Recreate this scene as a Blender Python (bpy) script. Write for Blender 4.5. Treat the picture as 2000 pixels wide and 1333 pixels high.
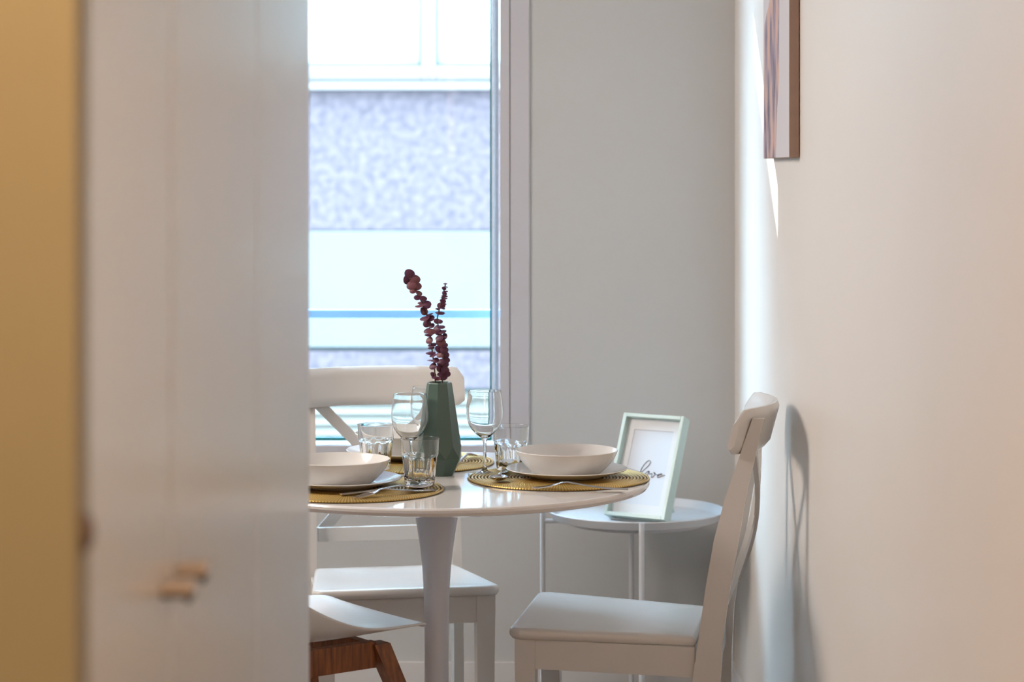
import bpy, bmesh, math, random
from mathutils import Vector, Matrix
for o in list(bpy.data.objects): bpy.data.objects.remove(o)
S = bpy.context.scene
C = S.collection
PI = math.pi
# ------------------------------------------------------------------ camera
F = 4500.0; HROW = 330.0; CAMZ = 1.375
cam = bpy.data.cameras.new('camera'); co = bpy.data.objects.new('camera', cam); C.objects.link(co)
co.location = (0, 0, CAMZ); co.rotation_euler = (PI/2, 0, 0)
cam.sensor_width = 36; cam.lens = F/2000*36; cam.shift_y = -(666.5-HROW)/2000
cam.clip_start = .05; cam.clip_end = 200
cam.dof.use_dof = True; cam.dof.focus_distance = 4.72; cam.dof.aperture_fstop = 4.8
S.camera = co
# ------------------------------------------------------------------ light
S.view_settings.view_transform = 'Standard'; S.view_settings.look = 'None'
S.view_settings.exposure = 0.0; S.view_settings.gamma = 1; S.view_settings.use_curve_mapping = False
W = bpy.data.worlds.new('sky'); S.world = W; W.use_nodes = True
bg = W.node_tree.nodes['Background']
bg.inputs[0].default_value = (.55, .77, 1, 1); bg.inputs[1].default_value = 31.0
def light(name, kind, loc, energy, col, rot=(0,0,0), size=1, sy=None):
    l = bpy.data.lights.new(name, kind); l.energy = energy; l.color = col
    if kind == 'AREA':
        l.size = size
        if sy: l.shape = 'RECTANGLE'; l.size_y = sy
    o = bpy.data.objects.new(name, l); C.objects.link(o); o.location = loc; o.rotation_euler = rot
    return o
sun = light('sun', 'SUN', (-8, 14, 9), 14, (1, .97, .92)); sun.data.angle = .002
sun.rotation_euler = Vector((1, -.73, -.59)).to_track_quat('-Z', 'Y').to_euler()
light('hall_lamp', 'AREA', (-.43, .80, 2.40), 48, (1, .58, .31), (0, 0, 0), .32)
light('kitchen_fill', 'AREA', (-2.1, 4.4, 2.30), 73, (1, .89, .79), (0, math.radians(-40), 0), .9)  # unseen fill light added on the kitchen side to brighten the room
light('hall_wall_lamp', 'AREA', (.10, -.95, 1.80), 9, (1, .70, .45), (PI/2, 0, 0), .13, .7)
# ------------------------------------------------------------------ materials
def mat(name, col, rough=.5, metal=0, spec=.5, trans=0, ior=1.45, coat=0, noise=0, nscale=20, bump=0, bscale=200, col2=None):
    m = bpy.data.materials.new(name); m.use_nodes = True
    nt = m.node_tree; p = nt.nodes['Principled BSDF']
    p.inputs['Base Color'].default_value = (*col, 1)
    p.inputs['Roughness'].default_value = rough; p.inputs['Metallic'].default_value = metal
    p.inputs['Specular IOR Level'].default_value = spec; p.inputs['IOR'].default_value = ior
    p.inputs['Transmission Weight'].default_value = trans; p.inputs['Coat Weight'].default_value = coat
    p.inputs['Coat Roughness'].default_value = .05
    tc = nt.nodes.new('ShaderNodeTexCoord')
    if noise or col2:
        n = nt.nodes.new('ShaderNodeTexNoise'); n.inputs['Scale'].default_value = nscale; n.inputs['Detail'].default_value = 4
        nt.links.new(tc.outputs['Object'], n.inputs['Vector'])
        r = nt.nodes.new('ShaderNodeValToRGB'); r.color_ramp.elements[0].position = .3; r.color_ramp.elements[1].position = .7
        c2 = col2 or tuple(max(0, c*(1-noise)) for c in col)
        r.color_ramp.elements[0].color = (*c2, 1); r.color_ramp.elements[1].color = (*col, 1)
        nt.links.new(n.outputs['Fac'], r.inputs[0]); nt.links.new(r.outputs[0], p.inputs['Base Color'])
    if bump:
        n = nt.nodes.new('ShaderNodeTexNoise'); n.inputs['Scale'].default_value = bscale
        nt.links.new(tc.outputs['Object'], n.inputs['Vector'])
        b = nt.nodes.new('ShaderNodeBump'); b.inputs['Strength'].default_value = bump; b.inputs['Distance'].default_value = .002
        nt.links.new(n.outputs['Fac'], b.inputs['Height']); nt.links.new(b.outputs[0], p.inputs['Normal'])
    return m
M = {}
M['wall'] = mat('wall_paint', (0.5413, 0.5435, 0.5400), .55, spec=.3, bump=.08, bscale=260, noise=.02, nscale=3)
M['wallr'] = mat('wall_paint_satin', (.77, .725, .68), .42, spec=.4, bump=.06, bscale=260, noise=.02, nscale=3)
M['wallg'] = mat('wall_paint_grey', (.36, .35, .34), .6, spec=.3, noise=.03, nscale=3)
M['ceil'] = mat('ceiling_paint', (0.7040, 0.7040, 0.6952), .8, noise=.02, nscale=3)
M['floor'] = mat('floor_laminate', (.22, .16, .12), .35, noise=.3, nscale=6)
M['base'] = mat('baseboard_paint', (.66, .65, .65), .35, noise=.02, nscale=4)
M['gloss'] = mat('glossy_white_front', (.69, .79, .91), .22, spec=.6, noise=.01, nscale=2)
M['door'] = mat('oak_veneer', (0.2257, 0.2221, 0.1519), .5, col2=(0.2038, 0.1977, 0.1331), nscale=3)
M['latch'] = mat('brown_grey_metal', (.16, .13, .12), .45, metal=.5, noise=.1)
M['dark'] = mat('dark_metal', (.06, .055, .05), .4, metal=.6, noise=.1)
M['brass'] = mat('satin_brass', (.68, .60, .52), .35, metal=.3, noise=.05)
M['seal'] = mat('grey_seal', (.16, .16, .18), .6, noise=.05)
M['pvc'] = mat('white_pvc', (0.5280, 0.5280, 0.5741), .3, noise=.01)
M['teal'] = mat('glass_edge', (.0, .16, .18), .2, noise=.05)
M['bead'] = mat('gasket_bead', (0.7140, 0.8500, 1.0200), .4, noise=.1, nscale=90)
M['chair'] = mat('chair_white_lacquer', (0.6300, 0.6130, 0.5934), .25, spec=.5, noise=.015, nscale=6)
M['shell'] = mat('white_plastic', (.76, .77, .78), .3, noise=.01, nscale=5)
M['table'] = mat('table_white_lacquer', (0.7220, 0.7030, 0.6935), .09, spec=.6, noise=.01, nscale=4)
M['ped'] = mat('pedestal_white_metal', (0.6118, 0.6311, 0.6985), .28, noise=.01, nscale=4)
M['steel_white'] = mat('white_powder_coat', (0.6216, 0.6300, 0.6552), .4, noise=.02, nscale=12)
M['china'] = mat('white_porcelain', (0.7360, 0.7268, 0.7176), .08, spec=.6, noise=.01, nscale=9)
M['vase'] = mat('sage_ceramic', (0.0833, 0.1363, 0.1159), .28, noise=.08, nscale=14)
M['vasein'] = mat('vase_inside', (.03, .04, .035), .6, noise=.1)
M['steel'] = mat('cutlery_steel', (.62, .60, .60), .16, metal=1, noise=.05)
M['leaf'] = mat('plum_leaf', (0.1292, 0.0333, 0.0707), .5, col2=(0.0686, 0.0171, 0.0513), nscale=70)
M['leaf2'] = mat('plum_leaf_rosy', (0.2187, 0.0765, 0.0880), .5, col2=(0.1215, 0.0360, 0.0621), nscale=70)
M['stem'] = mat('brown_stem', (.10, .05, .04), .6, noise=.3)
M['mint'] = mat('mint_frame_paint', (0.4704, 0.5544, 0.5040), .35, noise=.03, nscale=20)
M['paper'] = mat('mount_paper', (.74, .745, .76), .7, noise=.01)
M['print'] = mat('print_paper', (.67, .71, .77), .6, noise=.01)
M['ink'] = mat('ink', (.02, .03, .07), .6, noise=.1)
M['canvas_edge'] = mat('canvas_edge_brown', (.36, .24, .19), .7, noise=.1, nscale=30, bump=.3)
M['stucco'] = mat('mauve_stucco', (0.0624, 0.0447, 0.0485), .9, col2=(0.0284, 0.0207, 0.0243), nscale=22, bump=.4, bscale=40)
M['band'] = mat('pale_render', (0.0618, 0.0575, 0.0532), .9, noise=.04, nscale=5)
M['fwhite'] = mat('facade_white', (0.0792, 0.0638, 0.0565), .6, noise=.03, nscale=3)
M['louver'] = mat('pale_green_louver', (0.0911, 0.0809, 0.0649), .6, noise=.05, nscale=5)
M['fdark'] = mat('facade_shade_gasket', (0.0252, 0.0293, 0.0278), .8, noise=.2, nscale=8)  # dark tone for painted shadow lines and the pane gaskets
M['rail'] = mat('blue_grey_rail', (0.2651, 0.4692, 0.7405), .4, noise=.04)
M['ground'] = mat('asphalt', (.22, .22, .23), .9, noise=.3, nscale=2)
M['pane_glare'] = mat('sky_glare_white', (0.3253, 0.3034, 0.2946), .9, noise=.03, nscale=4)  # stands in for bright sky reflected in the panes opposite
def wood():
    m = mat('brown_stained_beech', (.25, .09, .035), .4)
    nt = m.node_tree; p = nt.nodes['Principled BSDF']
    tc = nt.nodes.new('ShaderNodeTexCoord'); mp = nt.nodes.new('ShaderNodeMapping'); mp.inputs['Scale'].default_value = (60, 60, 6)
    n = nt.nodes.new('ShaderNodeTexNoise'); n.inputs['Scale'].default_value = 2; n.inputs['Detail'].default_value = 5
    r = nt.nodes.new('ShaderNodeValToRGB'); r.color_ramp.elements[0].position = .3; r.color_ramp.elements[1].position = .75
    r.color_ramp.elements[0].color = (.11, .032, .009, 1); r.color_ramp.elements[1].color = (.30, .105, .032, 1)
    nt.links.new(tc.outputs['Object'], mp.inputs[0]); nt.links.new(mp.outputs[0], n.inputs['Vector'])
    nt.links.new(n.outputs['Fac'], r.inputs[0]); nt.links.new(r.outputs[0], p.inputs['Base Color'])
    return m
M['wood'] = wood()
def glassware():
    m = mat('clear_glass', (.97, .985, .99), 0.0, trans=1, ior=1.46)
    return m
M['glass'] = glassware()
def pane():
    m = bpy.data.materials.new('window_glass'); m.use_nodes = True; nt = m.node_tree
    for n in list(nt.nodes):
        if n.type == 'BSDF_PRINCIPLED': nt.nodes.remove(n)
    out = nt.nodes['Material Output']
    t = nt.nodes.new('ShaderNodeBsdfTransparent'); t.inputs[0].default_value = (.95, .985, .98, 1)
    g = nt.nodes.new('ShaderNodeBsdfGlossy'); g.inputs['Roughness'].default_value = .0
    f = nt.nodes.new('ShaderNodeFresnel'); f.inputs[0].default_value = 1.45
    mx = nt.nodes.new('ShaderNodeMixShader')
    ge = nt.nodes.new('ShaderNodeNewGeometry'); iv = nt.nodes.new('ShaderNodeMath'); iv.operation = 'SUBTRACT'; iv.inputs[0].default_value = 1; iv.use_clamp = True
    nt.links.new(ge.outputs['Backfacing'], iv.inputs[1])
    ml = nt.nodes.new('ShaderNodeMath'); ml.operation = 'MULTIPLY'; nt.links.new(f.outputs[0], ml.inputs[0]); nt.links.new(iv.outputs[0], ml.inputs[1])
    nt.links.new(ml.outputs[0], mx.inputs[0]); nt.links.new(t.outputs[0], mx.inputs[1]); nt.links.new(g.outputs[0], mx.inputs[2])
    nt.links.new(mx.outputs[0], out.inputs[0]); return m
M['pane'] = pane()
def matting():
    m = mat('woven_gold', (.60, .42, .14), .34, metal=.7)
    nt = m.node_tree; p = nt.nodes['Principled BSDF']
    tc = nt.nodes.new('ShaderNodeTexCoord'); sx = nt.nodes.new('ShaderNodeSeparateXYZ')
    nt.links.new(tc.outputs['Object'], sx.inputs[0])
    a = nt.nodes.new('ShaderNodeMath'); a.operation = 'ARCTAN2'
    nt.links.new(sx.outputs[0], a.inputs[0]); nt.links.new(sx.outputs[1], a.inputs[1])
    b = nt.nodes.new('ShaderNodeMath'); b.operation = 'MULTIPLY'; b.inputs[1].default_value = 190
    nt.links.new(a.outputs[0], b.inputs[0])
    c = nt.nodes.new('ShaderNodeMath'); c.operation = 'SINE'; nt.links.new(b.outputs[0], c.inputs[0])
    r = nt.nodes.new('ShaderNodeMapRange'); r.inputs[1].default_value = -1
    nt.links.new(c.outputs[0], r.inputs[0])
    mx = nt.nodes.new('ShaderNodeMix'); mx.data_type = 'RGBA'
    mx.inputs[6].default_value = (.42, .25, .055, 1); mx.inputs[7].default_value = (.70, .49, .17, 1)
    nt.links.new(r.outputs[0], mx.inputs[0])
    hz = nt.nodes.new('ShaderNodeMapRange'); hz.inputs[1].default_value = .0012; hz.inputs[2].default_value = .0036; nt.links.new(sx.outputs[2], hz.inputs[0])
    m2 = nt.nodes.new('ShaderNodeMix'); m2.data_type = 'RGBA'; m2.inputs[6].default_value = (.10, .06, .02, 1)  # groove shade put into the colour: darker low between strands
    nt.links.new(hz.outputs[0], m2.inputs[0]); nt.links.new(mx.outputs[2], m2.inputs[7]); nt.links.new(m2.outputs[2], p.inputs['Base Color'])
    bp = nt.nodes.new('ShaderNodeBump'); bp.inputs['Strength'].default_value = .3; bp.inputs['Distance'].default_value = .001
    nt.links.new(r.outputs[0], bp.inputs['Height']); nt.links.new(bp.outputs[0], p.inputs['Normal'])
    return m
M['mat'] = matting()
def art():
    # flat printed picture: a rosy standing form on a pale ground (coords: y along the wall, z up)
    m = mat('canvas_print', (.7, .66, .68), .7)
    nt = m.node_tree; p = nt.nodes['Principled BSDF']; L = nt.links
    tc = nt.nodes.new('ShaderNodeTexCoord'); sp = nt.nodes.new('ShaderNodeSeparateXYZ'); L.new(tc.outputs['Object'], sp.inputs[0])
    mp = nt.nodes.new('ShaderNodeMapping'); mp.inputs['Scale'].default_value = (1, 9, 3.5); L.new(tc.outputs['Object'], mp.inputs[0])
    n = nt.nodes.new('ShaderNodeTexNoise'); n.inputs['Scale'].default_value = 2.2; n.inputs['Detail'].default_value = 5; L.new(mp.outputs[0], n.inputs['Vector'])
    def ma(op, a, b=None, c=None):
        q = nt.nodes.new('ShaderNodeMath'); q.operation = op
        for i, v in enumerate((a, b, c)):
            if v is None: continue
            if isinstance(v, (int, float)): q.inputs[i].default_value = v
            else: L.new(v, q.inputs[i])
        return q.outputs[0]
    nz = ma('MULTIPLY', ma('SUBTRACT', n.outputs['Fac'], .5), .10)
    y, z = sp.outputs[1], sp.outputs[2]                # y 0 = near edge, .48 = far edge; z 0 = bottom
    # left (far) boundary: full width at the bottom, steps in above z .29
    cr = nt.nodes.new('ShaderNodeValToRGB'); e = cr.color_ramp.elements
    L.new(ma('DIVIDE', z, .6), cr.inputs[0])
    e[0].position = 0; e[0].color = (1, .50, 0, 1); e[1].position = 1; e[1].color = (.70, .46, 0, 1)
    for pos, hi, lo in ((.1, .99, .46), (.3, .98, .38), (.50, .96, .36), (.56, .80, .36), (.62, .66, .36), (.78, .62, .37), (.84, .68, .36), (.90, .64, .40)):
        q = e.new(pos); q.color = (hi, lo, 0, 1)
    sc = nt.nodes.new('ShaderNodeSeparateColor'); L.new(cr.outputs[0], sc.inputs[0])
    u = ma('ADD', ma('DIVIDE', y, .48), nz)
    inside = ma('MULTIPLY', ma('GREATER_THAN', u, sc.outputs[1]), ma('LESS_THAN', u, sc.outputs[0]))
    r = nt.nodes.new('ShaderNodeValToRGB'); k = r.color_ramp.elements
    k[0].position = .36; k[0].color = (.16, .13, .17, 1); k[1].position = .64; k[1].color = (.62, .40, .32, 1)
    q = k.new(.47); q.color = (.33, .27, .33, 1); q = k.new(.55); q.color = (.52, .36, .33, 1)
    L.new(n.outputs['Fac'], r.inputs[0])
    mx = nt.nodes.new('ShaderNodeMix'); mx.data_type = 'RGBA'; mx.inputs[6].default_value = (.60, .57, .60, 1)
    L.new(inside, mx.inputs[0]); L.new(r.outputs[0], mx.inputs[7]); L.new(mx.outputs[2], p.inputs['Base Color'])
    return m
M['art'] = art()
# ------------------------------------------------------------------ mesh helpers
def new(): return bmesh.new()
def obj(name, bm, m, parent=None, smooth=True, angle=35, wn=True, loc=None, kind=None, label=None):
    bmesh.ops.recalc_face_normals(bm, faces=bm.faces)
    me = bpy.data.meshes.new(name); bm.to_mesh(me); bm.free()
    me.materials.append(m)
    if smooth:
        me.polygons.foreach_set('use_smooth', [True]*len(me.polygons))
        me.set_sharp_from_angle(angle=math.radians(angle))
    o = bpy.data.objects.new(name, me); C.objects.link(o)
    if smooth and wn:
        w = o.modifiers.new('normals', 'WEIGHTED_NORMAL'); w.keep_sharp = True
    if parent: o.parent = parent
    if loc: o.location = loc
    if kind: o['kind'] = kind
    if label: o['label'] = label
    return o
def thing(name, label, cat, loc=(0,0,0), rz=0, group=None):
    o = bpy.data.objects.new(name, None); C.objects.link(o); o.empty_display_size = .05
    o.location = loc; o.rotation_euler = (0, 0, rz); o['label'] = label; o['category'] = cat
    if group: o['group'] = group
    return o
def tag(o, label, cat, group=None):
    o['label'] = label; o['category'] = cat
    if group: o['group'] = group
    return o
def box(bm, x0, x1, y0, y1, z0, z1, bev=0, seg=2):
    r = bmesh.ops.create_cube(bm, size=1)
    vs = r['verts']
    for v in vs:
        v.co = Vector(((x0+x1)/2 + v.co.x*(x1-x0), (y0+y1)/2 + v.co.y*(y1-y0), (z0+z1)/2 + v.co.z*(z1-z0)))
    if bev:
        es = list({e for v in vs for e in v.link_edges})
        bmesh.ops.bevel(bm, geom=es, offset=bev, segments=seg, affect='EDGES', profile=.6)
    return bm
def lathe(bm, prof, seg=64, rf=None):
    rings = []
    for (r, z) in prof:
        if r < 1e-6: rings.append([bm.verts.new((0, 0, z))]); continue
        ring = []
        for i in range(seg):
            a = 2*PI*i/seg; rr = rf(r, z, a) if rf else r
            ring.append(bm.verts.new((rr*math.cos(a), rr*math.sin(a), z)))
        rings.append(ring)
    for a, b in zip(rings, rings[1:]):
        for i in range(seg):
            j = (i+1) % seg
            if len(a) == 1 and len(b) == 1: continue
            if len(a) == 1: bm.faces.new((a[0], b[i], b[j]))
            elif len(b) == 1: bm.faces.new((a[i], a[j], b[0]))
            else: bm.faces.new((a[i], a[j], b[j], b[i]))
    return bm
def tube(bm, pts, rad, seg=10, caps=True, flat=1.0):
    pts = [Vector(p) for p in pts]; rings = []
    rads = rad if isinstance(rad, (list, tuple)) else [rad]*len(pts)
    up = None
    for i, p in enumerate(pts):
        t = (pts[min(i+1, len(pts)-1)] - pts[max(i-1, 0)]).normalized()
        if up is None:
            up = Vector((0, 0, 1)) if abs(t.z) < .9 else Vector((0, 1, 0))
        n = (up - t*up.dot(t)).normalized(); b = t.cross(n); up = n
        rings.append([bm.verts.new(p + (n*math.cos(2*PI*k/seg)*flat + b*math.sin(2*PI*k/seg))*rads[i]) for k in range(seg)])
    for a, b in zip(rings, rings[1:]):
        for k in range(seg):
            bm.faces.new((a[k], a[(k+1) % seg], b[(k+1) % seg], b[k]))
    if caps: bm.faces.new(rings[0][::-1]); bm.faces.new(rings[-1])
    return bm
def loft(bm, secs, caps=True):
    rings = [[bm.verts.new(p) for p in s] for s in secs]; n = len(rings[0])
    for a, b in zip(rings, rings[1:]):
        for k in range(n): bm.faces.new((a[k], a[(k+1) % n], b[(k+1) % n], b[k]))
    if caps: bm.faces.new(rings[0][::-1]); bm.faces.new(rings[-1])
    return bm
def bevel_all(bm, off, seg=2, ang=30):
    es = [e for e in bm.edges if len(e.link_faces) == 2 and e.calc_face_angle(0) > math.radians(ang)]
    bmesh.ops.bevel(bm, geom=es, offset=off, segments=seg, affect='EDGES', profile=.5)
    return bm
def PX(px, row, y):                     # where a point of the picture lies at depth y
    return Vector(((px-1000)*y/F, y, CAMZ - (row-HROW)*y/F))
def struct(name, bm, m, parent=None, **k):
    return obj(name, bm, m, parent, kind=None if parent else 'structure', **k)
# ------------------------------------------------------------------ room
XR, YB = .59, 6.10; XL, YF, ZC = -2.7, -1.4, 2.5
struct('floor', box(new(), XL, XR, YF, YB, -.1, 0), M['floor'])
struct('ceiling', box(new(), XL, XR, YF, YB, ZC, ZC+.1), M['ceil'])
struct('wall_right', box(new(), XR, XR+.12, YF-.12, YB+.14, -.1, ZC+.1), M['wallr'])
struct('wall_left', box(new(), XL-.12, XL, YF-.12, YB+.14, -.1, ZC+.1), M['wallg'])
struct('wall_front', box(new(), XL, XR, YF-.12, YF, -.1, ZC+.1), M['wallg'])
wx0, wx1, wz0, wz1 = -.930, .046, .565, 2.262
bm = new(); T = .10
box(bm, XL, wx0, YB, YB+T, -.1, ZC+.1); box(bm, wx1, XR, YB, YB+T, -.1, ZC+.1)
box(bm, wx0, wx1, YB, YB+T, -.1, wz0); box(bm, wx0, wx1, YB, YB+T, wz1, ZC+.1)
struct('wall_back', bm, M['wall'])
struct('baseboard_back', box(new(), XL, XR, YB-.012, YB, 0, .07, .002), M['base'])
struct('baseboard_right', box(new(), XR-.012, XR, 1.2, YB-.012, 0, .07, .002), M['base'])
# window
gx0, gx1, gz0, gz1 = -.830, -.054, .655, 2.185          # clear opening of the sash
win = bpy.data.objects.new('window_1', None); C.objects.link(win); win['kind'] = 'structure'; win.location = (0, YB, 0)
def ringbox(bm, x0, x1, z0, z1, w, y0, y1, bev=.0015, wl=None):
    box(bm, x0, x0+w, y0, y1, z0, z1, bev); box(bm, x1-w, x1, y0, y1, z0, z1, bev)
    box(bm, x0+w, x1-w, y0, y1, z0, z0+w, bev); box(bm, x0+w, x1-w, y0, y1, z1-w, z1, bev)
    return bm
obj('window_frame', ringbox(new(), wx0, wx1, wz0, wz1, .0505, -.006, .075), M['pvc'], win)
obj('sash', ringbox(new(), wx0+.052, wx1-.052, wz0+.052, wz1-.052, .026, -.004, .07, .003), M['pvc'], win)
obj('seal', ringbox(new(), wx0+.040, wx1-.040, wz0+.040, wz1-.040, .024, .012, .062, 0), M['seal'], win, smooth=False)
obj('glass_pane', box(new(), gx0-.01, gx1+.01, .030, .036, gz0-.01, gz1+.01), M['pane'], win)
bm = new(); e = .0042
box(bm, gx0, gx0+e, .006, .030, gz0, gz1); box(bm, gx1-e, gx1, .006, .030, gz0, gz1)
box(bm, gx0+e, gx1-e, .006, .030, gz0, gz0+.0065); box(bm, gx0+e, gx1-e, .006, .030, gz1-.004, gz1)
obj('glass_spacer', bm, M['teal'], win, smooth=False)
# beaded gasket strip beside the glass
for sx in (1, -1):
    bm = new(); z = gz0
    x0 = gx1+.0005 if sx > 0 else gx0-.0205
    x0, x1 = (gx1+.0005, gx1+.0195) if sx > 0 else (gx0-.0195, gx0-.0005)
    n = int((gz1-gz0)/.0042)
    box(bm, x0, x1, .004, .012, gz0, gz1)
    for i in range(n):
        z = gz0 + i*.0042
        v = [bm.verts.new(p) for p in ((x0+.003, .0039, z), (x1-.003, .0039, z+.003), (x1-.003, .0039, z+.0052), (x0+.003, .0039, z+.0022), ((x0+x1)/2, -.001, z+.0026))]
        for k in range(4): bm.faces.new((v[k], v[(k+1) % 4], v[4]))
    obj('gasket', bm, M['bead'], win, smooth=False, kind='stuff')
# ------------------------------------------------------------------ outside
rl = thing('balcony_railing', 'blue-grey metal guard rail crossing outside the window glass', 'railing', (0, YB+T, 0))
obj('rail', box(new(), -1.15, .22, .12, .15, .965, .988, .003), M['rail'], rl)
for x in (-1.12, .19):
    b = obj('bracket', box(new(), x-.015, x+.015, .0, .12, .967, .986, .002), M['rail'], rl)
YFc = 13.0
def zr(row): return CAMZ - (row-HROW)*YFc/F
def xr(px): return (px-1000)*YFc/F
bl = thing('neighbouring_building', 'pale building with mauve stucco bands seen through the window', 'building', (0, YFc, -4))
HR = 7.6; FX0 = -10.6
def fb(x0, x1, y0, y1, z0, z1, bev=0): return box(new(), x0, x1, y0, y1, z0+4, z1+4, bev)
obj('wall_core', fb(FX0, 9, .30, 4, -4, HR), M['fwhite'], bl)
obj('stucco_band', fb(FX0, 9, .0, .30, zr(450), zr(178)), M['stucco'], bl, label='upper mauve speckled stucco band')
obj('render_band', fb(FX0, 9, -.02, .30, zr(680)+.008, zr(451)), M['band'], bl, label='pale blue-white rendered band')
obj('shade_strip', fb(FX0, 9, .03, .30, zr(686), zr(680)+.008), M['fdark'], bl)  # shadow line put into the colour as a dark strip
obj('stucco_band', fb(FX0, 9, .0, .30, zr(758), zr(686)), M['stucco'], bl, label='lower mauve stucco strip')
obj('shade_strip', fb(FX0, 9, .06, .30, zr(768), zr(758)), M['fdark'], bl)  # dark strip painting the shadow under the lower stucco
z = zr(768); k = 0
for k in range(22):                                   # shutter slats below, each its own part
    h = .060
    bm = new(); zz = z-(k+1)*h+4
    v = [(FX0, .02, zz), (9, .02, zz), (9, .07, zz+h*.93), (FX0, .07, zz+h*.93)]
    loft(bm, [[(FX0, .02, zz), (FX0, .035, zz), (FX0, .085, zz+h*.93), (FX0, .07, zz+h*.93)], [(9, .02, zz), (9, .035, zz), (9, .085, zz+h*.93), (9, .07, zz+h*.93)]])
    obj('slat', bm, M['louver'], bl, smooth=False)
obj('lower_wall', fb(FX0, 9, .0, .30, -4, z-22*.060-.02), M['band'], bl)
obj('sill', fb(FX0, 9, -.10, .30, zr(177), zr(161), .008), M['fwhite'], bl)
obj('shade_strip', fb(FX0, 9, .0, .30, zr(161), zr(158)), M['fdark'], bl)  # painted shadow line above the sill
for i in range(-6, 7):
    cx = xr(837)+i*1.25
    x0, x1 = cx, cx+1.25; t = xr(852)-xr(837); z0, z1 = zr(157), 3.2
    f = new(); box(f, x0, x0+t, .0, .10, z0+4, z1+4, .006); box(f, x1-t, x1, .0, .10, z0+4, z1+4, .006)
    box(f, x0+t, x1-t, .0, .10, z0+4, zr(127)+4, .006); box(f, x0+t, x1-t, .0, .10, z1-.1+4, z1+4, .006)
    w = obj('window', f, M['fwhite'], bl)
    f2 = new(); q0, q1, r0, r1 = x0+t, x1-t, zr(127)+4, z1-.1+4
    box(f2, q0, q0+.014, -.001, .05, r0, r1); box(f2, q1-.014, q1, -.001, .05, r0, r1); box(f2, q0, q1, -.001, .05, r0, r0+.012)
    obj('gasket', f2, M['fdark'], w, smooth=False)
    obj('pane', fb(x0+t-.005, x1-t+.005, .045, .055, zr(127), z1-.1), M['pane'], w)
    obj('pane_glare', fb(x0+t-.005, x1-t+.005, .10, .12, zr(127)-.01, z1-.05), M['pane_glare'], w)  # white sheet added behind the pane, sky reflection put into its colour
obj('upper_wall', fb(FX0, 9, .0, .30, 3.2, HR), M['stucco'], bl)
struct('ground', box(new(), -40, 40, YB+.4, 60, -4.2, -4.0), M['ground'])
# ------------------------------------------------------------------ wardrobe & open door on the left
WX = -.265
wd = thing('wardrobe', 'tall glossy white built-in wardrobe with small tan pulls on the left', 'wardrobe', (WX, 1.44, 0))
obj('body', box(new(), -.60, -.021, 0, 1.555, .0, 2.40), M['gloss'], wd)
obj('end_panel', box(new(), -.60, 0, 1.555, 1.573, .0, 2.40, .0015), M['gloss'], wd)
for (y0, y1, ky) in ((.0, .35, .31), (.359, .95, .39), (.955, 1.552, None)):
    d = obj('door', box(new(), -.020, 0, y0, y1, .06, 2.39, .0015), M['gloss'], wd)
    if ky is not None:
        bm = new(); zk = 1.054
        box(bm, 0, .023, ky-.013, ky+.013, zk, zk+.0085, .001)
        obj('pull', bm, M['brass'], d, label='small tan metal pull')
        bm = new()
        box(bm, .0185, .0228, ky-.012, ky+.012, zk-.0065, zk, .0008)
        box(bm, .0, .0185, ky-.010, ky+.010, zk-.004, zk, .0008)
        obj('pull_underside', bm, M['dark'], d)
dr = obj('door_1', box(new(), -1.05, -.2607, 1.38, 1.42, .005, 2.1, .002), M['door']); dr['kind'] = 'structure'
bm = new(); bmesh.ops.create_uvsphere(bm, u_segments=16, v_segments=10, radius=1)
for v in bm.verts: v.co = Vector((-.2607+v.co.x*.007, 1.40+v.co.y*.010, 1.154+v.co.z*.013))
obj('latch', bm, M['latch'], dr)
# ------------------------------------------------------------------ canvas on right wall
cv = thing('canvas_picture', 'stretched canvas print with rosy painted figure hanging on the right wall', 'picture', (XR, 4.72, 1.398))
obj('canvas_wrap', box(new(), -.0215, -.002, 0, .48, 0, .72, .0015), M['canvas_edge'], cv, label='brown canvas side edge')
obj('print', box(new(), -.0225, -.0215, .001, .479, .001, .719), M['art'], cv, smooth=False, label='pale printed face with rosy brown figure')
# ------------------------------------------------------------------ round table
TX, TY, TR, TZ = -.155, 4.737, .437, .74
tb = thing('round_table', 'round white pedestal dining table with glossy top', 'table', (TX, TY, 0))
obj('tabletop', lathe(new(), [(0, .74), (TR-.006, .74), (TR-.002, .7388), (TR, .736), (TR, .731), (TR-.004, .7245), (TR-.015, .7215), (.10, .7205), (0, .7205)], 160), M['table'], tb, angle=25)
ped = [(.060, .7205), (.0555, .715), (.0515, .700), (.0465, .675), (.0405, .640), (.0345, .600), (.030, .560), (.0272, .52), (.0258, .48), (.025, .44), (.0245, .38), (.0248, .30), (.026, .22), (.030, .14), (.040, .08), (.060, .045), (.10, .024), (.15, .013), (.172, .008), (.175, .004), (.175, 0), (0, 0)]
obj('pedestal', lathe(new(), [(0, .7205)]+ped, 64), M['ped'], tb)
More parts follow.
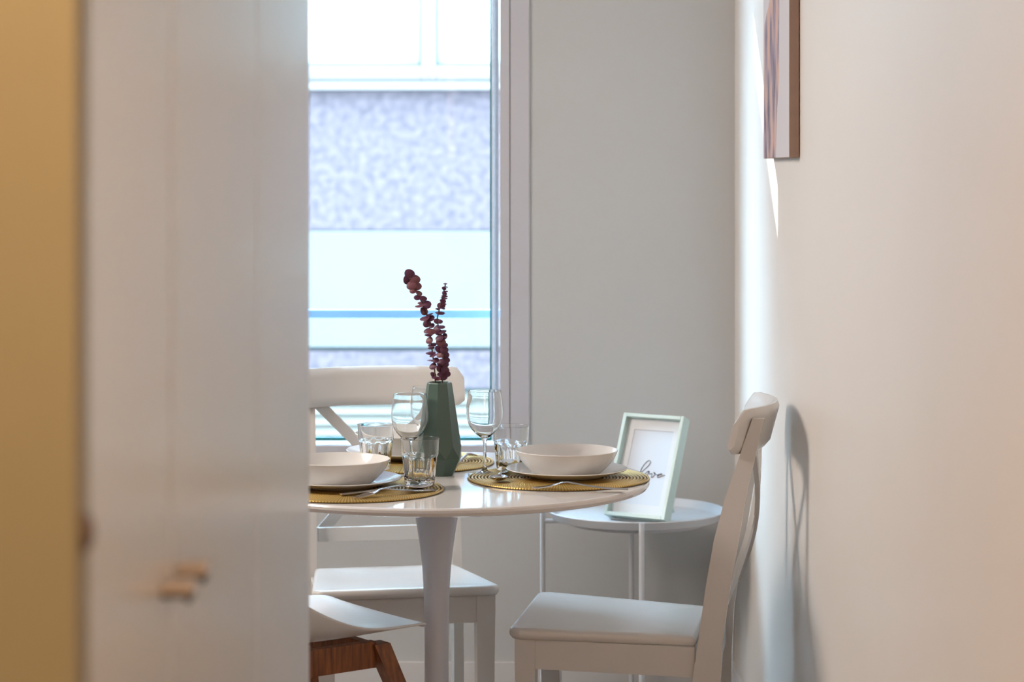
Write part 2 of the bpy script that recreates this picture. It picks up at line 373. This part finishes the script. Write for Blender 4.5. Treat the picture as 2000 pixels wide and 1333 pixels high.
# ------------------------------------------------------------------ cross-back chairs
def seat_bm():
    bm = new(); n = 6; secs = []
    fr, rr, fy, ry, cr = .209, .168, .192, -.184, .028
    def outline(ins):
        pts = []
        cor = [(fr-ins, fy-ins, 0), (-(fr-ins), fy-ins, 90), (-(rr-ins), ry+ins, 180), (rr-ins, ry+ins, 270)]
        rad = max(cr-ins, .004)
        for (x, y, a0) in cor:
            sx = 1 if x > 0 else -1; sy = 1 if y > 0 else -1
            r = rad if sy > 0 else .006
            cx, cy = x-sx*r, y-sy*r
            for k in range(n+1):
                a = math.radians(a0+90*k/n)
                pts.append((cx+r*math.cos(a), cy+r*math.sin(a)))
        return pts
    for ins, z in ((.012, -.024), (.005, -.0225), (.001, -.018), (0, -.012), (.001, -.006), (.004, -.002), (.010, 0), (.03, -.0008), (.10, -.004)):
        secs.append([(x, y, z) for x, y in outline(ins)])
    loft(bm, secs)
    for v in bm.verts: v.co.z += .445 + (v.co.y)*.037
    return bm
def post_bm(sx):
    prof = [(0, -.200, -.232), (.20, -.180, -.230), (.347, -.177, -.2335), (.437, -.190, -.238), (.54, -.204, -.253), (.637, -.221, -.270), (.72, -.243, -.284), (.79, -.267, -.300), (.84, -.284, -.311), (.878, -.297, -.321)]
    bm = new(); t = .0115; secs = []
    for z, f, b in prof:
        x = sx*(.178 - .010*(z/.88)); fz = f
        if z > .43: fz = f
        secs.append([(x-t, fz, z), (x+t, fz, z), (x+t, b, z), (x-t, b, z)])
    loft(bm, secs); bevel_all(bm, .002, 2, 50); return bm
def make_chair(label, group, loc, rz):
    t = thing('dining_chair', label, 'chair', loc, rz, group)
    obj('seat', seat_bm(), M['chair'], t, angle=40)
    for sx in (-1, 1):
        bm = new(); x1, y1 = sx*.178, .158
        h = .021
        loft(bm, [[(x1-h, y1-h, .435), (x1+h, y1-h, .435), (x1+h, y1+h, .435), (x1-h, y1+h, .435)],
                  [(x1-h*.8, y1-h*.8, 0), (x1+h*.8, y1-h*.8, 0), (x1+h*.8, y1+h*.8, 0), (x1-h*.8, y1+h*.8, 0)]])
        bevel_all(bm, .002, 2); obj('leg', bm, M['chair'], t)
        obj('back_post', post_bm(sx), M['chair'], t)
        # side apron
        bm = new(); w = .009; a = Vector((sx*.186, .138)); b = Vector((sx*.168, -.182))
        loft(bm, [[(p.x-w, p.y, zb), (p.x+w, p.y, zb), (p.x+w, p.y, zt), (p.x-w, p.y, zt)] for p, zb, zt in ((a, .368, .427), (b, .358, .418))])
        bevel_all(bm, .0012, 1); obj('apron', bm, M['chair'], t)
    obj('apron', box(new(), -.158, .158, .160, .177, .368, .427, .0012), M['chair'], t)
    obj('apron', box(new(), -.156, .156, -.222, -.205, .36, .418, .0012), M['chair'], t)
    obj('stretcher', box(new(), -.155, .155, -.236, -.220, .492, .526, .002), M['chair'], t)
    # curved top rail
    bm = new(); N = 28; cols = []
    H = [(.806, 0), (.812, 1), (.85, 1), (.886, 1), (.8945, 0)]
    for i in range(N+1):
        s = -1+2*i/N; x = s*.201
        e = max(0, (abs(s)-.88)/.12); rt = 1-math.sqrt(max(0, 1-e*e)) if e < 1 else 1
        ring = []
        zb, zt = .806+.012*rt, .897-.024*rt
        yc = -.262-.060*(1-s*s); th = .0105*(1-.35*e)
        ks = [(-1, .3), (-1, .8), (-.0, 1), (0, 1)]
        pts = []
        for q in range(9):                              # front face, bottom to top
            z = zb+(zt-zb)*q/8; edge = min(q, 8-q); tt = th*(.35 if edge == 0 else (.85 if edge == 1 and False else 1))
            pts.append((x, yc-(z-.85)*.27+tt, z))
        for q in range(8, -1, -1):
            z = zb+(zt-zb)*q/8; edge = min(q, 8-q); tt = th*(.35 if edge == 0 else 1)
            pts.append((x, yc-(z-.85)*.27-tt, z))
        cols.append(pts)
    loft(bm, cols); obj('top_rail', bm, M['chair'], t, angle=50)
    # crossing slats
    for sgn in (1, -1):
        bm = new(); secs = []; A = Vector((-sgn*.150, 0, .815)); B = Vector((sgn*.150, 0, .508)); d = (B-A).normalized()
        nrm = Vector((-d.z, 0, d.x)); wd_ = .0135
        for i in range(13):
            p = A.lerp(B, i/12); q = i/12
            yc = -.245-(p.z-.51)*.165 - .022*math.sin(PI*q) - (.003 if sgn > 0 else -.003)
            secs.append([tuple(Vector((p.x, yc+a_, p.z))+nrm*b_) for a_, b_ in ((-.005, -wd_), (.005, -wd_), (.005, wd_), (-.005, wd_))])
        loft(bm, secs); bevel_all(bm, .0015, 1, 60); obj('cross_slat', bm, M['chair'], t)
    return t
g = 'white cross-back dining chairs'
make_chair('white cross-back chair seen side-on against the right wall', g, (.2135, 4.805, 0), math.atan2(.16, -.987)-PI/2)
make_chair('white cross-back chair behind the table in front of the window', g, (-.265, 5.254, 0), math.atan2(-.983, .183)-PI/2)
# ------------------------------------------------------------------ shell chair
fw = Vector((.804, .595)); rt_ = Vector((.595, -.804)); tip = Vector((-.155, 4.60))
org = tip - rt_*.20 - fw*.21                        # chair origin: local (x right, y forward)
sc_ = thing('shell_chair', 'white moulded plastic shell chair with brown wooden legs', 'chair', (org.x, org.y, 0), math.atan2(fw.y, fw.x)-PI/2)
spine = [(.215, .452), (.205, .460), (.18, .462), (.13, .455), (.06, .444), (0, .438), (-.06, .437), (-.11, .445), (-.15, .468), (-.18, .505), (-.20, .56), (-.215, .63), (-.228, .70), (-.24, .77), (-.248, .82), (-.25, .832)]
halfw = [.17, .192, .203, .208, .211, .213, .214, .214, .213, .21, .207, .203, .196, .182, .15, .10]
raise_ = [.0, .004, .006, .013, .028, .052, .082, .105, .115, .105, .085, .06, .04, .025, .012, .0]
fwd = [0, 0, 0, 0, 0, 0, 0, .0, .02, .045, .065, .07, .06, .045, .03, .015]
bm = new(); NU = 20; grid = []
for (y, z), w, r, f in zip(spine, halfw, raise_, fwd):
    row = []
    for i in range(NU+1):
        u = -1+2*i/NU; a = abs(u)
        k = a**3.2
        row.append(bm.verts.new((u*w*(1-.04*k), y+f*k, z+r*k)))
    grid.append(row)
for a, b in zip(grid, grid[1:]):
    for i in range(NU): bm.faces.new((a[i], a[i+1], b[i+1], b[i]))
sh = obj('seat_shell', bm, M['shell'], sc_, angle=80)
md = sh.modifiers.new('thickness', 'SOLIDIFY'); md.thickness = .007; md.offset = 0
md = sh.modifiers.new('smooth', 'SUBSURF'); md.levels = 1; md.render_levels = 2
legs = []
for sx, sy in ((1, 1), (-1, 1), (1, -1), (-1, -1)):
    top = Vector((sx*.146, .110 if sy > 0 else -.125, .432)); foot = Vector((top.x+sx*.135, top.y+sy*.135, 0))
    bm = new(); a, b = .0185, .012
    loft(bm, [[(top.x-a, top.y-a, top.z), (top.x+a, top.y-a, top.z), (top.x+a, top.y+a, top.z), (top.x-a, top.y+a, top.z)],
              [(foot.x-b, foot.y-b, 0), (foot.x+b, foot.y-b, 0), (foot.x+b, foot.y+b, 0), (foot.x-b, foot.y+b, 0)]])
    bevel_all(bm, .003, 2, 40); obj('leg', bm, M['wood'], sc_)
for sx in (1, -1):
    obj('side_rail', box(new(), sx*.148-.010, sx*.148+.010, -.125, .100, .385, .438, .002), M['wood'], sc_)
obj('cross_rail', box(new(), -.138, .138, .095, .115, .388, .430, .002), M['wood'], sc_)
obj('cross_rail', box(new(), -.138, .138, -.135, -.115, .388, .430, .002), M['wood'], sc_)
# ------------------------------------------------------------------ side table with framed print
SX, SY = .3135, 5.806
st = thing('side_table', 'small round white metal tray table in the corner', 'side table', (SX, SY, 0))
obj('tray', lathe(new(), [(0, .4975), (.200, .4975), (.2085, .500), (.2195, .516), (.2225, .5175), (.2235, .5155), (.212, .4965), (.203, .4935), (0, .4935)], 96), M['steel_white'], st, angle=40)
for k in range(4):
    a = k*PI/2; c, s = math.cos(a), math.sin(a); R = .236
    pts = [(R*c, R*s, .519), (R*c, R*s, .30), (R*c, R*s, .012)]
    lg = obj('leg', tube(new(), pts, .0065, 12), M['steel_white'], st)
    obj('arm', tube(new(), [(R*c, R*s, .487), (.19*c, .19*s, .487), (.06*c, .06*s, .487)], .0055, 10), M['steel_white'], lg)
obj('ring', tube(new(), [(.17*math.cos(t*PI/24), .17*math.sin(t*PI/24), .487) for t in range(49)], .005, 8), M['steel_white'], st)
bm = new(); tube(bm, [(-.236, 0, .012), (.236, 0, .012)], .006, 10); tube(bm, [(0, -.236, .012), (0, .236, .012)], .006, 10)
obj('floor_cross', bm, M['steel_white'], st)
# picture frame: local x = width, y = into the frame (backwards), z = up the face
BL, BR = Vector((.2277, 5.754, .5120)), Vector((.3735, 5.660, .5120))
ux = (BR-BL).normalized(); bk = Vector((-ux.y, ux.x, 0)); FW, FH = (BR-BL).length, .266
al = math.atan2(.1035, .245); uz = (Vector((0, 0, 1))*math.cos(al)+bk*math.sin(al)); uy = (bk*math.cos(al)-Vector((0, 0, 1))*math.sin(al))
pf = thing('picture_frame', 'mint green box frame with handwritten love print on the tray table', 'picture frame', BL)
R3 = Matrix((ux, uy, uz)).transposed(); pf.rotation_euler = R3.to_euler()
D, bw = .034, .0095
bm = new()
for x0, x1, z0, z1 in ((0, bw, 0, FH), (FW-bw, FW, 0, FH), (bw, FW-bw, 0, bw), (bw, FW-bw, FH-bw, FH)): box(bm, x0, x1, 0, D, z0, z1, .0008, 1)
obj('frame_border', bm, M['mint'], pf)
bm = new(); y = .017; mw = .021                               # mount with a window cut in it
for x0, x1, z0, z1 in ((bw, bw+mw, bw, FH-bw), (FW-bw-mw, FW-bw, bw, FH-bw), (bw+mw, FW-bw-mw, bw, bw+mw*1.3), (bw+mw, FW-bw-mw, FH-bw-mw*1.3, FH-bw)): box(bm, x0, x1, y, y+.002, z0, z1)
obj('mount', bm, M['paper'], pf, smooth=False)
pr = obj('print', box(new(), bw, FW-bw, y+.002, y+.004, bw, FH-bw), M['print'], pf, smooth=False)
obj('backing', box(new(), bw, FW-bw, y+.004, D-.001, bw, FH-bw), M['paper'], pf, smooth=False)
bm = new(); loft(bm, [[(FW/2-.018, D, FH*.70), (FW/2+.018, D, FH*.70), (FW/2+.018, D+.003, FH*.70), (FW/2-.018, D+.003, FH*.70)]] +
     [[(FW/2-.025, D+.118, FH*.70-.123-.008), (FW/2+.025, D+.118, FH*.70-.123-.008), (FW/2+.025, D+.121, FH*.70-.12-.008), (FW/2-.025, D+.121, FH*.70-.12-.008)]])
obj('easel_stand', bm, M['mint'], pf, smooth=False)
# lettering
def uv(cx, cy):                                  # point in the enlarged picture -> frame plane, by ray casting onto it
    px, row = 1230+cx/19.04, 880+cy/19.04
    d = PX(px, row, 1.0) - Vector((0, 0, CAMZ)); O = Vector((0, 0, CAMZ))
    P0 = BL + uy*(y+.002); t = (P0-O).dot(uy)/d.dot(uy); P = O+d*t - BL
    return (P.dot(ux), y+.0017, P.dot(uz))
def catm(pts, n=6):
    out = []; P = [pts[0]]+pts+[pts[-1]]
    for i in range(1, len(P)-2):
        for k in range(n):
            t = k/n; a, b, c, d = (Vector(P[j]) for j in (i-1, i, i+1, i+2))
            out.append(.5*((2*b)+(c-a)*t+(2*a-5*b+4*c-d)*t*t+(3*b-a-3*c+d)*t**3))
    out.append(Vector(pts[-1])); return out
strokes = [[(370, 900), (400, 800), (430, 715), (500, 590), (600, 465), (690, 395), (745, 395), (770, 440), (720, 550), (600, 670), (480, 780), (420, 860), (440, 900), (500, 880)],
           [(700, 780), (640, 810), (590, 870), (580, 925), (640, 920), (700, 860), (730, 800), (690, 775), (700, 850), (760, 885), (825, 860)],
           [(825, 860), (828, 910), (803, 1000), (840, 1010), (900, 950), (950, 885), (925, 835), (890, 830), (950, 890), (1030, 915)],
           [(1030, 960), (1100, 930), (1190, 900), (1200, 880), (1120, 885), (1045, 920), (1030, 1000), (1090, 1008), (1180, 970), (1270, 935), (1395, 945)]]
bm = new()
for s in strokes:
    tube(bm, catm([uv(*p) for p in s]), .00085, 6, flat=1)
obj('lettering', bm, M['ink'], pr, label='handwritten word love in dark ink')
# ------------------------------------------------------------------ table setting
def mat_bm():
    bm = new(); n = 27; R = .187; prof = [(0, .0035)]
    st_ = R/n
    for i in range(n):
        r0 = i*st_
        prof += [(r0+st_*.10, .0004), (r0+st_*.20, .0032), (r0+st_*.38, .0047), (r0+st_*.66, .0047), (r0+st_*.84, .0032), (r0+st_*.94, .0004)]
    prof += [(R, .0012), (R-.002, 0), (0, 0)]
    return lathe(bm, prof, 120)
def copy_tree(src, loc, rz, label, cat=None):
    c = src.copy(); C.objects.link(c); c.location = loc; c.rotation_euler = (0, 0, rz); c['label'] = label
    for ch in list(src.children):
        d = ch.copy(); C.objects.link(d); d.parent = c
    return c
ZT = TZ
MATS = [(.0955, 4.715), (-.321, 4.55), (-.225, 4.972)]
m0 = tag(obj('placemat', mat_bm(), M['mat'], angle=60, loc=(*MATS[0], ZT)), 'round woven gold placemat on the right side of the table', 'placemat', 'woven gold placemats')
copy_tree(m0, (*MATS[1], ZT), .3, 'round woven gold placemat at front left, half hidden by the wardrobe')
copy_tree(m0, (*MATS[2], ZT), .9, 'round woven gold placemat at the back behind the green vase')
ZM = ZT+.0048
plate_prof = [(0, .0045), (.072, .0045), (.080, .0055), (.105, .0125), (.1205, .0168), (.1235, .0180), (.1245, .0170), (.1235, .0155), (.105, .0095), (.082, .0025), (.076, .0), (.070, 0), (.068, .0015), (0, .0015)]
p0 = tag(obj('dinner_plate', lathe(new(), plate_prof, 96), M['china'], loc=(.112, 4.722, ZM), angle=50), 'white dinner plate under the bowl on the right placemat', 'plate', 'white dinner plates')
copy_tree(p0, (-.3435, 4.575, ZM), 0, 'white dinner plate under the front left bowl')
copy_tree(p0, (-.238, 5.035, ZM), 0, 'white dinner plate at the back of the table behind the tumblers')
bowl_prof = [(0, .0045), (.055, .005), (.066, .008), (.078, .0155), (.090, .0275), (.098, .038), (.1025, .0465), (.1042, .0485), (.1052, .0475), (.1035, .0430), (.098, .0320), (.090, .0210), (.080, .0105), (.071, .003), (.066, 0), (.060, 0), (.058, .0015), (0, .0015)]
ZP = ZM+.0052
b0 = tag(obj('bowl', lathe(new(), bowl_prof, 96), M['china'], loc=(.1125, 4.728, ZP), angle=50), 'wide white bowl on the right-hand plate', 'bowl', 'white bowls')
copy_tree(b0, (-.347, 4.58, ZP), 0, 'wide white bowl at front left beside the tumbler')
copy_tree(b0, (-.238, 5.035, ZP), 0, 'white bowl at the back seen through the rear tumbler')
# tumblers
def tumbler_bm():
    bm = new(); H = .0955; NF = 10
    def rf(r, z, a):
        if z < .006 or z > .062: return r
        k = min(1, (z-.006)/.008)*min(1, (.062-z)/.006)
        return r - .0028*k*abs(math.cos(a*NF/2))**1.5
    out = [(0, .0), (.024, .0), (.0285, .0015), (.0300, .006)]
    for i in range(1, 19): z = .006+.056*i/18; out.append((.0300+.0062*(z/.062), z))
    out += [(.0372, .0635), (.0385, H-.002), (.0391, H-.0005), (.0385, H), (.0377, H-.001)]
    inn = [(.0352, .066), (.0340, .05), (.0300, .022), (.0268, .0145), (.018, .011), (0, .0105)]
    return lathe(bm, out+inn, 120, lambda r, z, a: rf(r, z, a) if r > .0285 else r) if False else _tum(bm, out, inn, rf)
def _tum(bm, out, inn, rf):
    # outer wall is fluted, inner wall is plain
    allp = [(p, True) for p in out]+[(p, False) for p in inn]; it = iter(allp)
    flags = {id(p): f for p, f in allp}; seg = 120; rings = []
    for (r, z), f in allp:
        if r < 1e-6: rings.append([bm.verts.new((0, 0, z))]); continue
        rings.append([bm.verts.new(((rf(r, z, 2*PI*i/seg) if f else r)*math.cos(2*PI*i/seg), (rf(r, z, 2*PI*i/seg) if f else r)*math.sin(2*PI*i/seg), z)) for i in range(seg)])
    for a, b in zip(rings, rings[1:]):
        for i in range(seg):
            j = (i+1) % seg
            if len(a) == 1: bm.faces.new((a[0], b[i], b[j]))
            elif len(b) == 1: bm.faces.new((a[i], a[j], b[0]))
            else: bm.faces.new((a[i], a[j], b[j], b[i]))
    return bm
t0 = tag(obj('tumbler', tumbler_bm(), M['glass'], angle=70, loc=(-.183, 4.573, ZM)), 'clear fluted tumbler at front, beside the left bowl and spoon', 'glass', 'clear fluted tumblers')
copy_tree(t0, (-.285, 4.825, ZM), .2, 'clear fluted tumbler behind the front left bowl')
copy_tree(t0, (-.002, 4.835, ZT), .4, 'clear fluted tumbler beside the right-hand wine glass')
# wine glasses
wg = [(0, 0), (.032, 0), (.0345, .0006), (.0345, .0014), (.030, .0026), (.018, .0045), (.008, .0075), (.0048, .012), (.0038, .020), (.0036, .040), (.0038, .062), (.0050, .0715), (.0095, .077), (.0185, .0845), (.0280, .0945), (.0345, .1060), (.0380, .1190), (.0388, .1300), (.0378, .1450), (.0358, .1600), (.0342, .1730), (.0339, .1738), (.0334, .1732),
      (.0350, .1600), (.0369, .1450), (.0379, .1300), (.0371, .1190), (.0336, .1065), (.0270, .0955), (.0175, .0860), (.0080, .0795), (0, .0780)]
g0 = tag(obj('wine_glass', lathe(new(), wg, 80), M['glass'], angle=70, loc=(-.0568, 4.785, ZT)), 'clear wine glass right of the vase, beside a tumbler', 'wine glass', 'clear wine glasses')
copy_tree(g0, (-.209, 4.722, ZT), 0, 'clear wine glass left of the vase, behind the front tumbler')
copy_tree(g0, (-.176, 4.876, ZT), 0, 'clear wine glass partly hidden behind the green vase')
# vase
VX, VY = -.1505, 4.777
def vase_bm():
    bm = new(); N = 8; off = .30
    lv = [(.030, 0, 0), (.0475, .036, 0), (.0455, .062, .5), (.0262, .190, .5), (.0245, .1925, .5)]
    rings = [[bm.verts.new((r*math.cos(off+2*PI*(k+h)/N), r*math.sin(off+2*PI*(k+h)/N), z)) for k in range(N)] for r, z, h in lv]
    for ri in range(len(rings)-1):
        a, b = rings[ri], rings[ri+1]; d = lv[ri+1][2]-lv[ri][2]
        for k in range(N):
            j = (k+1) % N
            if d: bm.faces.new((a[k], a[j], b[k])); bm.faces.new((a[j], b[j], b[k]))
            else: bm.faces.new((a[k], a[j], b[j], b[k]))
    ins = [(.0215, .191), (.022, .17), (.03, .09), (.0, .085)]
    prev = rings[-1]
    for r, z in ins[:3]:
        cur = [bm.verts.new((r*math.cos(off+2*PI*(k+.5)/N), r*math.sin(off+2*PI*(k+.5)/N), z)) for k in range(N)]
        for k in range(N): bm.faces.new((prev[k], prev[(k+1) % N], cur[(k+1) % N], cur[k]))
        prev = cur
    bm.faces.new(prev); bm.faces.new(rings[0][::-1])
    bevel_all(bm, .0009, 2, 4); return bm
vz = thing('vase', 'faceted sage green ceramic vase in the middle of the table', 'vase', (VX, VY, ZT))
obj('body', vase_bm(), M['vase'], vz, angle=12)
# eucalyptus sprigs
rnd = random.Random(5)
def leaf_mesh(name, m):
    bm = new(); n = 14; c = bm.verts.new((0, .0, .12)); r1 = []; r2 = []
    for k in range(n):
        a = 2*PI*k/n; w = 1+.06*math.cos(3*a+.5)
        r1.append(bm.verts.new((.55*math.cos(a)*w, .55*math.sin(a)*w, .06+.02*math.sin(2*a))))
        r2.append(bm.verts.new((math.cos(a)*w, .92*math.sin(a)*w, -.10+.10*math.sin(2*a+.7))))
    for k in range(n):
        j = (k+1) % n; bm.faces.new((c, r1[k], r1[j])); bm.faces.new((r1[k], r2[k], r2[j], r1[j]))
    me = bpy.data.meshes.new(name); bm.to_mesh(me); bm.free(); me.materials.append(m)
    me.polygons.foreach_set('use_smooth', [True]*len(me.polygons)); return me
LM = [leaf_mesh('leaf', M['leaf']), leaf_mesh('leaf', M['leaf2'])]
def sprig(label, path, leaves, dy, rosy):
    base = PX(*path[0], VY+dy*.0)
    t = thing('eucalyptus_sprig', label, 'plant', base, 0, 'dried plum leaf sprigs in the vase')
    n = len(path); pts = [PX(p[0], p[1], VY+dy*i/(n-1))-base for i, p in enumerate(path)]
    obj('stem', tube(new(), catm(pts, 5), [.0014]*1*(5*(n-1)+1), 8), M['stem'], t)
    for (cx, cy, r, mode) in leaves:
        px, row = 770+cx/5.554, 510+cy/5.554
        f = min(1, max(0, (path[0][1]-row)/(path[0][1]-path[-1][1])))
        yy = VY+dy*f + rnd.uniform(-.006, .006)
        o = bpy.data.objects.new('leaf', LM[1 if rnd.random() < rosy else 0]); C.objects.link(o); o.parent = t
        o.location = PX(px, row, yy)-base; s = 1.12*r/5.554*yy/F; 
        if mode == 'f': nv = Vector((rnd.uniform(-.35, .35), -1, rnd.uniform(.0, .5)))
        elif mode == 'm': nv = Vector((rnd.uniform(-.6, .6), -.75, rnd.uniform(.3, .8)))
        else: nv = Vector((rnd.uniform(-.40, .35), rnd.uniform(-.45, -.10), 1))
        q = nv.normalized().to_track_quat('Z', 'Y'); o.rotation_mode = 'QUATERNION'; o.rotation_quaternion = q
        o.scale = (s, s, s)
    return t
L1 = [(165, 135, 52, 'f'), (190, 165, 40, 'f'), (150, 205, 50, 'f'), (225, 200, 52, 'f'), (185, 265, 50, 'f'), (245, 275, 48, 'f'), (205, 315, 40, 'f'),
      (270, 350, 36, 'm'), (250, 395, 36, 'm'), (312, 405, 40, 'm'), (300, 450, 44, 'e'), (275, 485, 46, 'e'), (350, 470, 48, 'm'), (355, 500, 40, 'e'), (325, 545, 46, 'm'),
      (385, 580, 46, 'e'), (335, 615, 55, 'e'), (395, 620, 42, 'm'), (355, 680, 42, 'f'), (405, 700, 34, 'm'), (355, 755, 38, 'm'), (400, 765, 44, 'm'), (370, 800, 40, 'e'),
      (380, 860, 42, 'm'), (415, 905, 48, 'e'), (400, 940, 34, 'e'), (395, 995, 50, 'e'), (425, 1020, 42, 'e'), (405, 1080, 46, 'e'), (420, 1140, 42, 'm'), (450, 1075, 34, 'm'),
      (425, 1235, 34, 'm'), (440, 1262, 34, 'e'), (470, 1275, 30, 'm')]
L2 = [(552, 246, 20, 'e'), (556, 280, 26, 'e'), (540, 298, 24, 'm'), (552, 330, 32, 'e'), (545, 355, 26, 'm'), (540, 380, 36, 'e'), (555, 408, 26, 'e'), (525, 400, 30, 'e'), (528, 434, 32, 'm'), (540, 462, 28, 'e'), (508, 482, 42, 'm'),
      (520, 510, 34, 'e'), (470, 520, 26, 'e'), (492, 560, 50, 'e'), (465, 652, 36, 'm'), (500, 658, 24, 'f'), (505, 712, 42, 'e'), (460, 735, 44, 'm'), (520, 765, 44, 'e'), (480, 770, 42, 'm'),
      (540, 818, 40, 'm'), (490, 830, 44, 'm'), (505, 880, 50, 'm'), (540, 910, 38, 'm'), (490, 955, 48, 'm'), (540, 965, 42, 'f'), (550, 1020, 42, 'f'), (500, 1010, 44, 'm'),
      (560, 1075, 40, 'f'), (505, 1100, 44, 'm'), (550, 1120, 40, 'f'), (500, 1165, 42, 'f'), (550, 1185, 44, 'f'), (570, 1225, 38, 'f'), (530, 1255, 44, 'f'), (495, 1225, 30, 'm')]
sprig('taller dried plum eucalyptus sprig bending left out of the vase', [(852, 775), (849, 725), (846, 700), (841, 660), (838, 632), (829, 600), (815, 575), (800, 545)], L1, -.030, .45)
sprig('shorter dried plum eucalyptus sprig standing upright at right in the vase', [(864, 775), (864, 735), (866, 700), (860, 650), (854, 625), (862, 590), (870, 556)], L2, .020, .12)
# cutlery: local x along the piece (0 = handle end), z up
def strip(bm, st):                    # st: list of (x, z, halfwidth, thickness)
    loft(bm, [[(x, -w, z), (x, -w*.5, z+t*.9), (x, w*.5, z+t*.9), (x, w, z), (x, w*.5, z-t*.4), (x, -w*.5, z-t*.4)] for x, z, w, t in st]); return bm
def spoon_parts(t):
    hb = [(0, .0035, .0095, .0018), (.01, .0038, .0105, .0018), (.04, .0050, .0085, .002), (.08, .0070, .005, .0022), (.11, .0105, .0035, .0024), (.13, .0115, .0035, .0024), (.14, .0095, .0045, .0022)]
    obj('handle', strip(new(), hb), M['steel'], t, angle=60)
    bm = new(); N = 14; K = 12; g = []
    for i in range(N+1):
        s = i/N; x = .137+.055*s; w = .0195*math.sqrt(max(0.0004, math.sin(PI*min(.999, max(.02, s**.85))))); zc = .0095-.0035*math.sin(PI*s)+.006*s*s
        zc = .0105 - .0055*s + .0075*s*s
        row = []
        for k in range(K+1):
            u = -1+2*k/K; dep = .008*math.sin(PI*min(1, max(0, s)))
            row.append(bm.verts.new((x, u*w, zc-dep*(1-u*u))))
        g.append(row)
    for a, b in zip(g, g[1:]):
        for k in range(K): bm.faces.new((a[k], a[k+1], b[k+1], b[k]))
    o = obj('bowl', bm, M['steel'], t, angle=60); md = o.modifiers.new('t', 'SOLIDIFY'); md.thickness = .0012; md.offset = 0
def fork_parts(t):
    hb = [(0, .0020, .0095, .0018), (.01, .0022, .0105, .0018), (.05, .0040, .0080, .002), (.09, .0085, .0048, .0022), (.12, .0135, .0035, .0024), (.132, .0125, .005, .0022), (.142, .0100, .0115, .0018), (.150, .0080, .0122, .0016)]
    obj('handle', strip(new(), hb), M['steel'], t, angle=60)
    for k in range(4):
        yy = -.0098+.00655*k; bm = new()
        loft(bm, [[(x, yy-w, z), (x, yy+w, z), (x, yy+w, z+h), (x, yy-w, z+h)] for x, z, w, h in ((.1485, .0072, .0022, .0018), (.162, .0042, .0017, .0016), (.175, .0022, .0015, .0015), (.190, .0018, .0008, .001))])
        obj('tine', bm, M['steel'], t, angle=60)
def piece(kind, label, base, ang, grp):
    t = thing(kind, label, kind, base, ang, grp)
    (spoon_parts if kind == 'spoon' else fork_parts)(t); return t
ZC2 = ZM
def onmat(px, row): # table point under a pixel
    s = (row-HROW)/(CAMZ-ZM); yy = F/s; return Vector(((px-1000)/s, yy, ZM))
def place(kind, label, head, handle, grp, zoff=0):
    a = onmat(*handle); b = onmat(*head); L = .192 if kind == 'spoon' else .190
    d = (b-a); d.z = 0; d.normalize(); base = b-d*L; base.z = ZM+zoff
    return piece(kind, label, base, math.atan2(d.y, d.x), grp)
place('fork', 'steel fork lying in front of the right-hand plate', (1040, 955), (1190, 958), 'forks')
place('spoon', 'steel spoon pointing at the viewer left of the right-hand plate', (970, 945), (992, 918), 'spoons')
place('spoon', 'shiny steel spoon lying in front of the front tumbler', (842, 957), (740, 964), 'spoons')
place('fork', 'steel fork lying in front of the front left plate, tines to the left', (690, 975), (790, 965), 'forks')
place('fork', 'steel fork on the back placemat just right of the vase', (934, 892), (898, 905), 'forks')
